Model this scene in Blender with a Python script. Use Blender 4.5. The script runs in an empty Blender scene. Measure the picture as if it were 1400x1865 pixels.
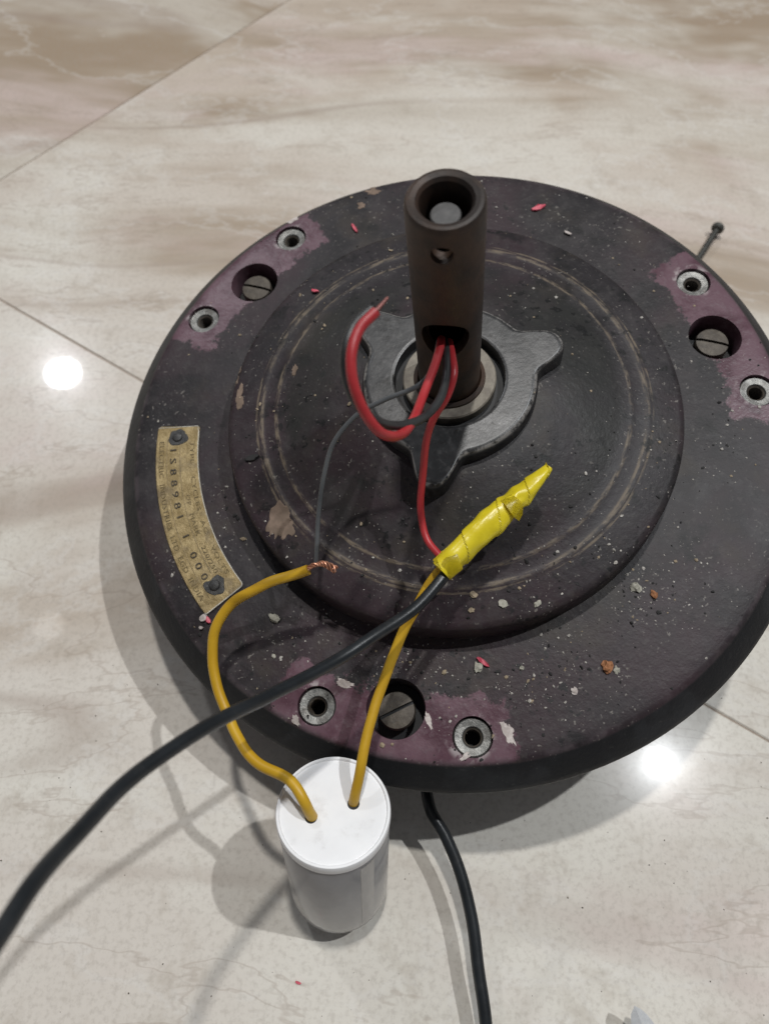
import bpy, bmesh, math, random
from mathutils import Vector, Matrix, noise as mnoise
R = math.radians
random.seed(11)
sc = bpy.context.scene
COL = sc.collection

# ---------------------------------------------------------------- measured layout (metres)
CAM_ROT = [[0.998135, -0.061049, -0.0], [0.053651, 0.877178, -0.477159], [0.02913, 0.476269, 0.878817]]
MOTOR_ROT = [[0.954219, -0.277203, -0.11236], [0.262862, 0.956412, -0.127201], [0.142723, 0.091843, 0.985492]]
MOTOR_LOC = [0.02284, 0.16298, 0.06211]
CAP_AXIS = [-0.03266, 0.27677, 0.96038]
CAP_BASE = [-0.00755, 0.01335, 0.00465]
CAP_RADIUS = 0.01668
RED_LOOP = [[-0.00334, -0.00575, 0.07248], [-0.00504, -0.01091, 0.07686], [-0.00838, -0.01755, 0.07849], [-0.01413, -0.02765, 0.08087], [-0.01815, -0.0356, 0.08574], [-0.02154, -0.04118, 0.09103], [-0.02496, -0.04457, 0.09721], [-0.02748, -0.04514, 0.10237], [-0.02966, -0.04224, 0.10786], [-0.03048, -0.03751, 0.11302], [-0.0294, -0.03261, 0.11608], [-0.0263, -0.02738, 0.11713], [-0.02201, -0.02432, 0.11729]]
RED_LOOP_COPPER = [[-0.02231, -0.02448, 0.11722], [-0.02047, -0.02297, 0.11729], [-0.01862, -0.02146, 0.11737]]
BLACK_LOOP = [[-0.00229, -0.00659, 0.07214], [-0.00368, -0.01338, 0.0764], [-0.00613, -0.02171, 0.07788], [-0.00965, -0.02855, 0.07996], [-0.01459, -0.03401, 0.08315], [-0.0195, -0.03767, 0.08814], [-0.02417, -0.03989, 0.09371], [-0.02752, -0.04031, 0.09894], [-0.03067, -0.03831, 0.10406], [-0.03176, -0.03394, 0.10907], [-0.03052, -0.02891, 0.11219], [-0.02724, -0.02368, 0.11323], [-0.0223, -0.02042, 0.11347]]
GREY_THIN = [[-0.00439, -0.0061, 0.07234], [-0.00648, -0.01217, 0.07582], [-0.00914, -0.01726, 0.07645], [-0.01344, -0.02012, 0.07529], [-0.02323, -0.01978, 0.07165], [-0.03253, -0.02031, 0.06712], [-0.04017, -0.02403, 0.06184], [-0.04552, -0.03042, 0.05493], [-0.05018, -0.03915, 0.04654], [-0.05428, -0.0502, 0.03936]]
RED_LONG = [[-0.00139, -0.00679, 0.07206], [-0.00236, -0.01368, 0.07628], [-0.00372, -0.02059, 0.07726], [-0.00653, -0.02479, 0.07448], [-0.01145, -0.02779, 0.06894], [-0.01425, -0.03063, 0.06347], [-0.01764, -0.03724, 0.05325], [-0.02021, -0.04426, 0.04608], [-0.02058, -0.05191, 0.04298], [-0.01807, -0.0584, 0.04359]]
YELLOW_LOOP = [[-0.01574, 0.02825, 0.05831], [-0.01547, 0.02789, 0.06266], [-0.01748, 0.03122, 0.06903], [-0.02228, 0.03647, 0.06889], [-0.03241, 0.04144, 0.06591], [-0.03992, 0.04905, 0.06378], [-0.04598, 0.05945, 0.06374], [-0.0501, 0.06989, 0.06827], [-0.04955, 0.07793, 0.0732], [-0.04425, 0.08536, 0.07894], [-0.03484, 0.09014, 0.08324], [-0.02774, 0.09232, 0.08556], [-0.02167, 0.09427, 0.08776]]
COPPER_TWIST = [[-0.02264, 0.09393, 0.08758], [-0.01959, 0.09542, 0.08873], [-0.01715, 0.09582, 0.0886], [-0.01345, 0.09463, 0.08739]]
YELLOW_STRAIGHT = [[-0.00365, 0.03258, 0.05729], [-0.00361, 0.03243, 0.06176], [-0.00254, 0.03998, 0.06927], [-0.0009, 0.05088, 0.07331], [0.00232, 0.0631, 0.07653], [0.0071, 0.07648, 0.08265], [0.01311, 0.08869, 0.08872], [0.01895, 0.09596, 0.09437]]
BLACK_CABLE = [[0.02901, 0.10346, 0.10128], [0.02447, 0.09878, 0.09931], [0.01926, 0.09178, 0.09665], [0.01086, 0.08093, 0.09702], [0.00052, 0.07119, 0.0997], [-0.01186, 0.06029, 0.10402], [-0.02404, 0.04957, 0.11299], [-0.03425, 0.03988, 0.12366], [-0.04298, 0.03044, 0.13219], [-0.04855, 0.02202, 0.139], [-0.05234, 0.01133, 0.14912], [-0.05403, 0.00358, 0.15743], [-0.05523, -0.00369, 0.16259], [-0.05629, -0.01051, 0.16685]]
TAPE = [[0.01741, 0.09251, 0.09591], [0.02448, 0.0997, 0.09924], [0.03211, 0.10732, 0.10225], [0.03994, 0.11484, 0.10462], [0.04761, 0.12312, 0.10684]]
FLOOR_CABLE = [[0.0192, 0.0416, 0.02], [0.0218, 0.0378, 0.02], [0.0275, 0.029, 0.019], [0.0326, 0.0184, 0.017], [0.0366, 0.0057, 0.015], [0.0391, -0.009, 0.013], [0.0416, -0.0239, 0.011], [0.0429, -0.0376, 0.008]]
LAMP_RIGHT = [1.1, 0.617, 2.7] ; LAMP_BEHIND = [-0.05, 0.8, 2.7] ; LAMP_LEFT = [-1.59, 2.282, 2.7] ; LAMP_FAR = [-1.324, 1.011, 2.7]

# ---------------------------------------------------------------- camera, world, lamps, exposure
cam_d = bpy.data.cameras.new("camera")
cam = bpy.data.objects.new("camera", cam_d); COL.objects.link(cam)
cam_d.sensor_fit = 'VERTICAL'; cam_d.sensor_height = 24.0; cam_d.lens = 18.07
cam_d.clip_start = 0.01; cam_d.clip_end = 50
cam_d.dof.use_dof = True; cam_d.dof.focus_distance = 0.238; cam_d.dof.aperture_fstop = 8.6
cam.matrix_world = Matrix.Translation((0, 0, 0.30)) @ Matrix(CAM_ROT).to_4x4()
sc.camera = cam

world = bpy.data.worlds.new("World"); sc.world = world; world.use_nodes = True
wb = world.node_tree.nodes["Background"]
wb.inputs[0].default_value = (0.92, 0.94, 1.0, 1); wb.inputs[1].default_value = 0.13

def ceiling_lamp(name, loc, power, size, col):
    d = bpy.data.lights.new(name, 'AREA'); d.shape = 'DISK'; d.size = size; d.energy = power; d.color = col
    o = bpy.data.objects.new(name, d); COL.objects.link(o); o.location = loc
    return o
ceiling_lamp("ceiling_lamp_right", LAMP_RIGHT, 37, 0.05, (0.95, 0.98, 1.0))
ceiling_lamp("ceiling_lamp_behind", LAMP_BEHIND, 33, 0.11, (1.0, 0.985, 0.95))
ceiling_lamp("ceiling_lamp_left", LAMP_LEFT, 22, 0.15, (0.93, 0.96, 1.0))
ceiling_lamp("ceiling_lamp_far", LAMP_FAR, 0.13, 0.12, (1.0, 0.97, 0.92))
sc.view_settings.view_transform = 'Standard'; sc.view_settings.look = 'None'
sc.view_settings.exposure = 0.0; sc.view_settings.gamma = 1.0
sc.view_settings.use_curve_mapping = False
sc.render.engine = 'CYCLES'
sc.cycles.use_denoising = True
sc.cycles.max_bounces = 4; sc.cycles.diffuse_bounces = 3; sc.cycles.glossy_bounces = 3; sc.cycles.transmission_bounces = 2
sc.cycles.caustics_reflective = False; sc.cycles.caustics_refractive = False
sc.cycles.use_adaptive_sampling = True; sc.cycles.adaptive_threshold = 0.02

# ---------------------------------------------------------------- node helper
class G:
    def __init__(s, name):
        s.m = bpy.data.materials.new(name); s.m.use_nodes = True
        s.t = s.m.node_tree; s.p = s.t.nodes["Principled BSDF"]
        s.tc = s.t.nodes.new("ShaderNodeTexCoord")
    def _in(s, sock, v):
        if v is None: return
        if isinstance(v, bpy.types.NodeSocket): s.t.links.new(v, sock)
        elif isinstance(v, (tuple, list)) and sock.type == 'RGBA' and len(v) == 3: sock.default_value = (*v, 1)
        else: sock.default_value = v
    def obj(s): return s.tc.outputs['Object']
    def mapping(s, vec, loc=(0,0,0), rot=(0,0,0), scale=(1,1,1)):
        n = s.t.nodes.new("ShaderNodeMapping"); s._in(n.inputs[0], vec); s._in(n.inputs[1], loc); s._in(n.inputs[2], rot); s._in(n.inputs[3], scale)
        return n.outputs[0]
    def noise(s, scale, detail=4, rough=.55, vec=None, dist=0.0, color=False):
        n = s.t.nodes.new("ShaderNodeTexNoise"); s._in(n.inputs['Vector'], vec if vec is not None else s.obj())
        s._in(n.inputs['Scale'], scale); s._in(n.inputs['Detail'], detail); s._in(n.inputs['Roughness'], rough); s._in(n.inputs['Distortion'], dist)
        return n.outputs['Color' if color else 'Fac']
    def voro(s, scale, vec=None, feature='F1', out='Distance', rnd=1.0):
        n = s.t.nodes.new("ShaderNodeTexVoronoi"); n.feature = feature
        s._in(n.inputs['Vector'], vec if vec is not None else s.obj()); s._in(n.inputs['Scale'], scale); s._in(n.inputs['Randomness'], rnd)
        return n.outputs[out]
    def math(s, op, a, b=None, c=None, clamp=False):
        n = s.t.nodes.new("ShaderNodeMath"); n.operation = op; n.use_clamp = clamp
        s._in(n.inputs[0], a); s._in(n.inputs[1], b); s._in(n.inputs[2], c); return n.outputs[0]
    def vmath(s, op, a, b=None):
        n = s.t.nodes.new("ShaderNodeVectorMath"); n.operation = op; s._in(n.inputs[0], a); s._in(n.inputs[1], b); return n.outputs[0]
    def step(s, v, lo, hi):
        n = s.t.nodes.new("ShaderNodeMapRange"); n.interpolation_type = 'SMOOTHSTEP'
        s._in(n.inputs[0], v); s._in(n.inputs[1], lo); s._in(n.inputs[2], hi); s._in(n.inputs[3], 0.0); s._in(n.inputs[4], 1.0); return n.outputs[0]
    def mix(s, f, a, b):
        n = s.t.nodes.new("ShaderNodeMix"); n.data_type = 'RGBA'; s._in(n.inputs[0], f); s._in(n.inputs[6], a); s._in(n.inputs[7], b); return n.outputs[2]
    def fmix(s, f, a, b):
        n = s.t.nodes.new("ShaderNodeMix"); n.data_type = 'FLOAT'; s._in(n.inputs[0], f); s._in(n.inputs[2], a); s._in(n.inputs[3], b); return n.outputs[0]
    def sep(s, v):
        n = s.t.nodes.new("ShaderNodeSeparateXYZ"); s._in(n.inputs[0], v); return n.outputs
    def comb(s, x, y, z):
        n = s.t.nodes.new("ShaderNodeCombineXYZ"); s._in(n.inputs[0], x); s._in(n.inputs[1], y); s._in(n.inputs[2], z); return n.outputs[0]
    def bump(s, h, strength=.3, dist=.001, normal=None):
        n = s.t.nodes.new("ShaderNodeBump"); s._in(n.inputs['Strength'], strength); s._in(n.inputs['Distance'], dist); s._in(n.inputs['Height'], h)
        if normal is not None: s._in(n.inputs['Normal'], normal)
        return n.outputs[0]
    def rand(s):
        n = s.t.nodes.new("ShaderNodeObjectInfo"); return n.outputs['Random']
    def set(s, **k):
        names = dict(color='Base Color', rough='Roughness', metal='Metallic', spec='Specular IOR Level', normal='Normal', coat='Coat Weight', coatr='Coat Roughness', trans='Transmission Weight', sss='Subsurface Weight', ior='IOR', sheen='Sheen Weight', alpha='Alpha')
        for a, v in k.items(): s._in(s.p.inputs[names[a]], v)
        return s.m

def radius_angle(g):
    o = g.sep(g.obj())
    r = g.math('SQRT', g.math('ADD', g.math('MULTIPLY', o[0], o[0]), g.math('MULTIPLY', o[1], o[1])))
    a = g.math('ARCTAN2', o[1], o[0])
    return r, a, o

MAT = {}
# --- polished marble-look tile
def m_tile():
    g = G("polished_marble_tile")
    base = g.vmath('ADD', g.obj(), g.comb(g.math('MULTIPLY', g.rand(), 37.0), g.math('MULTIPLY', g.rand(), 11.0), 0.0))
    # streaks run along x, slightly downhill
    warp = g.noise(3.0, 2, .5, base, color=True)
    warp = g.vmath('MULTIPLY', g.vmath('SUBTRACT', warp, (.5, .5, .5)), (.10, .10, 0))
    v = g.vmath('ADD', base, warp)
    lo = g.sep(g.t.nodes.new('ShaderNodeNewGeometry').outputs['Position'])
    n1 = g.noise(1.25, 5, .58, g.mapping(v, rot=(0, 0, R(9)), scale=(1.6, 9.5, 1)))
    n2 = g.noise(2.6, 4, .6, g.mapping(v, loc=(3, 1, 0), rot=(0, 0, R(14)), scale=(1.7, 5.5, 1)))
    n3 = g.noise(5.5, 4, .6, g.mapping(v, loc=(7, 2, 0), rot=(0, 0, R(-6)), scale=(1, 1.9, 1)))
    # browner stone across the far floor, also darkened to stand in for light falloff
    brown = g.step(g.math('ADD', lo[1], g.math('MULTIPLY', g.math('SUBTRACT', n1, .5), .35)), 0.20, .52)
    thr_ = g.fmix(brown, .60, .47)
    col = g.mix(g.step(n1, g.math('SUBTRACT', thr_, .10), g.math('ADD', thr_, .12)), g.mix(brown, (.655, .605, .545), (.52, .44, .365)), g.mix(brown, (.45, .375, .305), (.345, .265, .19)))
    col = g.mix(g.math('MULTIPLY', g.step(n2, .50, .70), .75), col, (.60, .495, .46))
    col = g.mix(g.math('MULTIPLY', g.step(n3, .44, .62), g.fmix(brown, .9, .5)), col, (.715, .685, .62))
    vein = g.noise(1.2, 2, .4, g.mapping(v, loc=(2.3, 5.1, 0), rot=(0, 0, R(16)), scale=(1.1, 6.5, 1)))
    vm = g.math('SUBTRACT', 1.0, g.step(g.math('ABSOLUTE', g.math('SUBTRACT', vein, .5)), .0, .014))
    vm = g.math('MULTIPLY', vm, g.step(g.noise(2.6, 2, .5, g.mapping(v, loc=(9, 9, 0))), .44, .62))
    col = g.mix(g.math('MULTIPLY', vm, .42), col, (.33, .255, .21))
    vein2 = g.noise(3.1, 6, .62, g.mapping(v, loc=(4.3, .7, 0), rot=(0, 0, R(35)), scale=(2, 4, 1)))
    vm2 = g.math('SUBTRACT', 1.0, g.step(g.math('ABSOLUTE', g.math('SUBTRACT', vein2, .5)), .0, .018))
    col = g.mix(g.math('MULTIPLY', vm2, .22), col, (.74, .72, .69))
    vein3 = g.noise(2.2, 6, .6, g.mapping(v, loc=(8.3, 2.7, 0), rot=(0, 0, R(12)), scale=(1.6, 6, 1)))
    vm3 = g.math('SUBTRACT', 1.0, g.step(g.math('ABSOLUTE', g.math('SUBTRACT', vein3, .48)), .0, .007))
    col = g.mix(g.math('MULTIPLY', vm3, .30), col, (.33, .26, .21))
    mot = g.noise(46, 4, .75, v)
    col = g.mix(g.math('MULTIPLY', g.step(mot, .50, .72), .34), col, (.36, .30, .235))
    sp = g.noise(460, 2, .7, base)
    col = g.mix(g.math('MULTIPLY', g.step(sp, .42, .75), .32), col, (.36, .32, .275))
    rough = g.fmix(mot, .13, .21)
    h = g.noise(28, 1, .5, base)
    g.set(color=col, rough=rough, spec=.075, coat=.6, coatr=.03, normal=g.bump(h, .02, .002))
    pass
    return g.m
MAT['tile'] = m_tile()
g = G("grout"); MAT['grout'] = g.set(color=g.mix(g.noise(160), (.31, .25, .205), (.42, .35, .30)), rough=.9)

# --- motor paint: charcoal over plum, dusty, scraped round the blade mounts
def m_paint(name, kind):
    g = G(name)
    r, a, o = radius_angle(g)
    big = g.noise(26, 3, .6); mid = g.noise(95, 4, .65); fine = g.noise(520, 2, .7)
    char = g.mix(g.step(big, .38, .64), (.0175, .0155, .0170), (.030, .0255, .028))
    plum = (.043, .0255, .031)
    col = g.mix(g.math('MULTIPLY', g.step(g.noise(17, 4, .6, g.mapping(g.obj(), loc=(3, 2, 1))), .44, .62), .7), char, plum)
    dust = g.math('MULTIPLY', g.step(mid, .46, .70), .42)
    col = g.mix(dust, col, (.062, .055, .056))
    col = g.mix(g.math('MULTIPLY', g.step(fine, .55, .72), .30), col, (.085, .079, .075))
    brn = g.step(g.noise(34, 4, .65, g.mapping(g.obj(), loc=(7, 4, 2))), .52, .68)
    col = g.mix(g.math('MULTIPLY', brn, .5), col, (.052, .042, .034))
    pin = g.math('MULTIPLY', g.step(g.noise(820, 1, .5, g.mapping(g.obj(), loc=(1, 6, 2))), .675, .74), g.step(g.noise(40, 3, .6, g.mapping(g.obj(), loc=(2, 2, 5))), .40, .58))
    col = g.mix(g.math('MULTIPLY', pin, .55), col, (.26, .24, .215))
    grime = g.step(g.noise(60, 4, .6, g.mapping(g.obj(), loc=(.4, .9, 0))), .57, .70)
    col = g.mix(g.math('MULTIPLY', grime, .8), col, (.011, .0105, .011))
    dots = g.step(g.noise(330, 2, .5, g.mapping(g.obj(), loc=(8, 3, 1))), .62, .68)
    dsel = g.step(g.noise(30, 3, .5, g.mapping(g.obj(), loc=(5, 5, 0))), .50, .60)
    col = g.mix(g.math('MULTIPLY', g.math('MULTIPLY', dots, dsel), .8), col, (.012, .012, .013))
    rough = g.fmix(mid, .38, .62)
    if kind == 'flange':
        # polar copy folded to one of the three blade mounts
        w = R(120)
        af = g.math('SUBTRACT', g.math('FLOORED_MODULO', g.math('ADD', a, R(60 - 5.2) + w * 3), w), R(60))
        ed = g.math('MULTIPLY', g.math('SUBTRACT', g.noise(150, 6, .75), .5), .20)
        am = g.math('SUBTRACT', 1.0, g.step(g.math('ADD', g.math('ABSOLUTE', af), g.math('MULTIPLY', ed, .7)), R(19.6), R(20.4)))
        rin = g.math('ADD', r, g.math('MULTIPLY', ed, .11))
        rm = g.math('MULTIPLY', g.step(rin, .0966, .0982), g.math('SUBTRACT', 1.0, g.step(r, .1160, .1178)))
        mask = g.math('MULTIPLY', am, rm)
        wear = g.step(g.noise(75, 4, .6), .36, .60)
        pcol = g.mix(wear, (.085, .038, .052), (.150, .086, .106))
        pcol = g.mix(g.math('MULTIPLY', g.step(fine, .5, .68), .45), pcol, (.17, .12, .135))
        pcol = g.mix(g.math('MULTIPLY', grime, .5), pcol, (.05, .035, .04))
        col = g.mix(g.math('MULTIPLY', mask, .92), col, pcol)
        # pale scuffs round the threaded inserts
        fx = g.math('MULTIPLY', r, g.math('COSINE', af)); fy = g.math('MULTIPLY', r, g.math('SINE', af))
        scf = None
        for s_ in (-1, 1):
            cx, cy = .1088 * math.cos(R(13.3)), s_ * .1088 * math.sin(R(13.3))
            dx = g.math('SUBTRACT', fx, cx); dy = g.math('SUBTRACT', fy, cy)
            d = g.math('SQRT', g.math('ADD', g.math('MULTIPLY', dx, dx), g.math('MULTIPLY', dy, dy)))
            m1 = g.math('SUBTRACT', 1.0, g.step(d, .0064, .0086))
            scf = m1 if scf is None else g.math('MAXIMUM', scf, m1)
        scf = g.math('MULTIPLY', scf, g.step(g.noise(170, 4, .65, g.mapping(g.obj(), loc=(2, 7, 3))), .53, .64))
        col = g.mix(g.math('MULTIPLY', scf, .75), col, (.42, .37, .37))
        rough = g.fmix(mask, rough, .34)
        # worn arris
        rim = g.math('MULTIPLY', g.step(r, .1150, .1164), g.math('SUBTRACT', 1.0, g.step(r, .1166, .1180)))
        col = g.mix(g.math('MULTIPLY', g.math('MULTIPLY', rim, g.step(mid, .40, .62)), .35), col, (.12, .095, .105))
        band = g.step(r, .1172, .1180)
        bcol = g.mix(g.step(g.noise(45, 4, .6), .45, .62), (.009, .010, .0115), (.019, .021, .0235))
        col = g.mix(g.math('MULTIPLY', band, .9), col, bcol)
    if kind == 'cover':
        ring = None
        for rc, w_ in ((.0655, .0012), (.0600, .0010), (.0672, .0006)):
            m1 = g.math('SUBTRACT', 1.0, g.step(g.math('ABSOLUTE', g.math('SUBTRACT', r, rc)), w_ * .3, w_))
            ring = m1 if ring is None else g.math('MAXIMUM', ring, m1)
        pol = g.comb(g.math('MULTIPLY', r, 900), g.math('MULTIPLY', a, 9), 0)
        scr = g.math('MULTIPLY', g.step(g.noise(1.0, 4, .65, pol), .40, .58), g.step(mid, .34, .56))
        col = g.mix(g.math('MULTIPLY', g.math('MULTIPLY', ring, scr), .7), col, (.20, .158, .112))
        inn = g.math('SUBTRACT', 1.0, g.step(r, .054, .060))
        oil = g.step(g.noise(22, 4, .6, g.mapping(g.obj(), loc=(1, 4, 2))), .42, .62)
        col = g.mix(g.math('MULTIPLY', g.math('MULTIPLY', inn, oil), .6), col, (.030, .031, .028))
        gd = g.math('MULTIPLY', g.step(g.noise(260, 3, .6, g.mapping(g.obj(), loc=(.3, .2, 0))), .57, .64), g.step(g.noise(34, 3, .6, g.mapping(g.obj(), loc=(6, 2, 0))), .44, .60))
        col = g.mix(g.math('MULTIPLY', gd, .9), col, (.009, .009, .009))
        rough = g.fmix(g.math('MULTIPLY', inn, oil), rough, .42)
    hgt = g.math('ADD', g.math('MULTIPLY', mid, .6), g.math('MULTIPLY', fine, .5))
    return g.set(color=col, rough=rough, spec=.26, normal=g.bump(hgt, .40, .0006))
MAT['flange'] = m_paint("dusty_charcoal_flange_paint", 'flange')
MAT['cover'] = m_paint("dusty_charcoal_cover_paint", 'cover')
MAT['housing'] = m_paint("charcoal_housing_paint", 'housing')

def m_metal(name, c1, c2, scale=120, rough=(.35, .6), metal=.8, bump=.25, dirt=.5, dirtc=(.03, .028, .026)):
    g = G(name)
    n = g.noise(scale, 5, .65); n2 = g.noise(scale * 3.7, 4, .7); n3 = g.noise(scale * .45, 4, .6, g.mapping(g.obj(), loc=(2, 3, 4)))
    col = g.mix(g.step(n, .38, .64), c1, c2)
    dm = g.math('MULTIPLY', g.step(n3, .50, .66), dirt)
    col = g.mix(dm, col, dirtc)
    return g.set(color=col, rough=g.fmix(n2, *rough), metal=g.math('MULTIPLY', metal, g.math('SUBTRACT', 1.0, g.math('MULTIPLY', dm, .8))), normal=g.bump(g.math('ADD', n, n2), bump, .0004))
MAT['rod'] = m_metal("brown_rusted_steel_tube", (.022, .015, .012), (.058, .031, .019), 55, (.46, .64), .15, .45, .55)
MAT['plug'] = m_metal("grey_plug", (.075, .073, .073), (.11, .106, .105), 300, (.5, .7), .1, .2, .2)
MAT['hub'] = m_metal("greasy_cast_plate", (.042, .041, .044), (.082, .080, .083), 60, (.28, .46), .30, .30, .7, (.028, .028, .03))
def m_hub():
    g = G("greasy_cast_plate"); r, a, o = radius_angle(g)
    n = g.noise(70, 4, .65); n2 = g.noise(420, 3, .7); sp = g.step(g.noise(380, 2, .5, g.mapping(g.obj(), loc=(3, 8, 1))), .58, .64)
    col = g.mix(g.step(n, .36, .66), (.020, .020, .021), (.052, .051, .052))
    col = g.mix(g.math('MULTIPLY', g.step(n2, .52, .72), .4), col, (.095, .092, .09))
    col = g.mix(g.math('MULTIPLY', sp, g.math('MULTIPLY', g.step(g.noise(90, 3, .5, g.mapping(g.obj(), loc=(4, 1, 0))), .46, .58), .85)), col, (.014, .013, .013))
    geo = g.t.nodes.new("ShaderNodeNewGeometry"); nz = g.sep(g.tc.outputs['Normal'])[2]
    arris = g.math('MULTIPLY', g.step(nz, .35, .7), g.math('SUBTRACT', 1.0, g.step(nz, .86, .985)))
    col = g.mix(g.math('MULTIPLY', arris, g.math('MULTIPLY', g.step(n2, .36, .6), .8)), col, (.30, .285, .27))
    return g.set(color=col, rough=g.fmix(n2, .26, .46), metal=.25, normal=g.bump(g.math('ADD', n, n2), .12, .0005))
MAT['hub'] = m_hub()
MAT['washer'] = m_metal("buff_washer", (.19, .165, .135), (.27, .24, .195), 260, (.5, .75), .1, .3, .55, (.06, .046, .036))
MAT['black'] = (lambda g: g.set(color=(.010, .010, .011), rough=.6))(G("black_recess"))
MAT['insert'] = m_metal("zinc_insert", (.155, .155, .147), (.27, .265, .25), 320, (.34, .5), .5, .4, .55, (.07, .06, .05))
MAT['screw'] = m_metal("oiled_steel_screw", (.070, .057, .045), (.115, .098, .078), 260, (.5, .68), .25, .3, .55, (.05, .045, .04))
MAT['brass'] = m_metal("tarnished_brass", (.27, .195, .085), (.41, .31, .155), 210, (.36, .58), .35, .6, .6, (.105, .078, .048))
MAT['brass_edge'] = m_metal("bright_plate_edge", (.55, .52, .45), (.66, .63, .56), 300, (.3, .4), .6, .2, .2)
MAT['brass_text'] = m_metal("dark_relief", (.15, .112, .052), (.22, .165, .085), 300, (.4, .6), .4, .2, .5, (.05, .04, .028))
MAT['stamp'] = m_metal("stamped_digit", (.055, .045, .035), (.11, .09, .06), 300, (.35, .5), .3, .2, .3)
MAT['rivet'] = m_metal("dark_rivet", (.045, .045, .046), (.075, .073, .070), 400, (.4, .6), .4, .4, .3)
MAT['copper'] = m_metal("copper_strand", (.62, .30, .19), (.75, .40, .27), 400, (.3, .45), .85, .2, .35, (.18, .08, .05))
MAT['copper_dark'] = m_metal("oxidised_copper", (.16, .055, .05), (.24, .085, .07), 400, (.4, .55), .5, .2, .4, (.06, .03, .03))
MAT['steel_bright'] = m_metal("bright_ground_steel", (.78, .79, .80), (.86, .87, .88), 500, (.25, .4), .45, .15, .15, (.3, .3, .3))
MAT['bolt'] = m_metal("dark_bolt", (.060, .060, .055), (.10, .10, .09), 300, (.45, .6), .4, .2, .3)

def m_plastic(name, c1, c2, rough=(.3, .45), scale=60, spec=.5, bump=.12, dirt=.0, dirtc=(.1, .08, .05), dsc=40):
    g = G(name)
    n = g.noise(scale, 5, .6); n2 = g.noise(scale * 9, 3, .6)
    col = g.mix(g.step(n, .35, .65), c1, c2)
    if dirt: col = g.mix(g.math('MULTIPLY', g.step(g.noise(dsc, 5, .65, g.mapping(g.obj(), loc=(1, 2, 3))), .56, .74), dirt), col, dirtc)
    return g.set(color=col, rough=g.fmix(n2, *rough), spec=spec, normal=g.bump(g.math('ADD', n, g.math('MULTIPLY', n2, .3)), bump, .0005))
MAT['red_wire'] = m_plastic("red_pvc", (.37, .022, .028), (.44, .033, .038), (.34, .46), 90, .5, .12, .45, (.16, .018, .018), 70)
MAT['grey_wire'] = m_plastic("dark_grey_pvc", (.075, .080, .085), (.11, .115, .12), (.35, .5), 90)
MAT['black_wire'] = m_plastic("black_thin_pvc", (.018, .019, .020), (.034, .035, .036), (.35, .5), 90)
MAT['black_cable'] = m_plastic("black_cable_sheath", (.009, .011, .013), (.015, .018, .021), (.28, .40), 120, .5, .16, .3, (.07, .068, .065), 60)
MAT['yellow_wire'] = m_plastic("amber_yellow_pvc", (.50, .285, .012), (.58, .345, .020), (.36, .5), 70, .45, .12, .5, (.24, .13, .012), 55)
MAT['tape'] = m_plastic("yellow_tape", (.68, .54, .013), (.76, .62, .024), (.24, .36), 140, .55, .22, .2, (.5, .37, .008), 110)
MAT['lid'] = m_plastic("white_plastic_lid", (.80, .80, .81), (.86, .86, .87), (.45, .6), 60, .4, .12, .5, (.55, .53, .52), 95)
g = G("satin_white_can"); n_ = g.noise(40, 4, .6, g.mapping(g.obj(), scale=(1, 1, .45))); n2_ = g.noise(240, 3, .6)
MAT['can'] = g.set(color=g.mix(g.step(n_, .4, .65), (.21, .21, .218), (.27, .266, .272)), rough=g.fmix(n_, .14, .30), spec=.5, coat=.3, coatr=.08, normal=g.bump(g.math('ADD', n_, g.math('MULTIPLY', n2_, .15)), .5, .0018))
def m_flat(name, c, c2=None, rough=.8, sc_=700): 
    g = G(name); c2 = c2 or tuple(min(1, x * 1.35) for x in c)
    n = g.noise(sc_, 3, .6); return g.set(color=g.mix(g.step(n, .35, .65), c, c2), rough=rough, normal=g.bump(n, .4, .0003))
MAT['grit_pale'] = m_flat("pale_grit", (.30, .28, .25), (.52, .49, .45))
MAT['grit_dark'] = m_flat("dark_grit", (.016, .015, .015))
MAT['grit_tan'] = m_flat("tan_grit", (.24, .19, .13))
MAT['pink'] = m_flat("pink_scrap", (.50, .05, .09), (.66, .16, .20), .6)
MAT['white_chip'] = m_flat("white_paint_chip", (.44, .385, .36), (.60, .54, .51), .8)
MAT['primer'] = m_flat("tan_primer", (.16, .115, .085), (.23, .165, .125), .85, 260)
MAT['cement'] = m_flat("cement_crumb", (.30, .29, .24), (.43, .41, .35), .9, 900)
MAT['rust_crumb'] = m_flat("rust_crumb", (.22, .09, .035), (.42, .19, .09), .85, 900)
MAT['floor_dirt'] = m_flat("floor_dirt", (.10, .085, .07), (.17, .14, .11), .9)

# ---------------------------------------------------------------- mesh helpers
def finish(me, mat, angle=32, smooth=True):
    if mat is not None: me.materials.append(MAT[mat] if isinstance(mat, str) else mat)
    if smooth:
        me.polygons.foreach_set('use_smooth', [True] * len(me.polygons))
        me.set_sharp_from_angle(angle=R(angle))
    me.update()
def link(name, me, parent=None):
    o = bpy.data.objects.new(name, me); COL.objects.link(o)
    if parent is not None: o.parent = parent
    return o
def obj(name, bm, mat, parent=None, angle=32, smooth=True, recalc=True):
    if recalc: bmesh.ops.recalc_face_normals(bm, faces=bm.faces[:])
    me = bpy.data.meshes.new(name); bm.to_mesh(me); bm.free(); finish(me, mat, angle, smooth)
    return link(name, me, parent)
def thing(o, label, cat, group=None):
    o['label'] = label; o['category'] = cat
    if group: o['group'] = group
    return o
def empty(name, mw):
    o = bpy.data.objects.new(name, None); COL.objects.link(o); o.empty_display_size = .02; o.matrix_world = mw; return o

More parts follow.
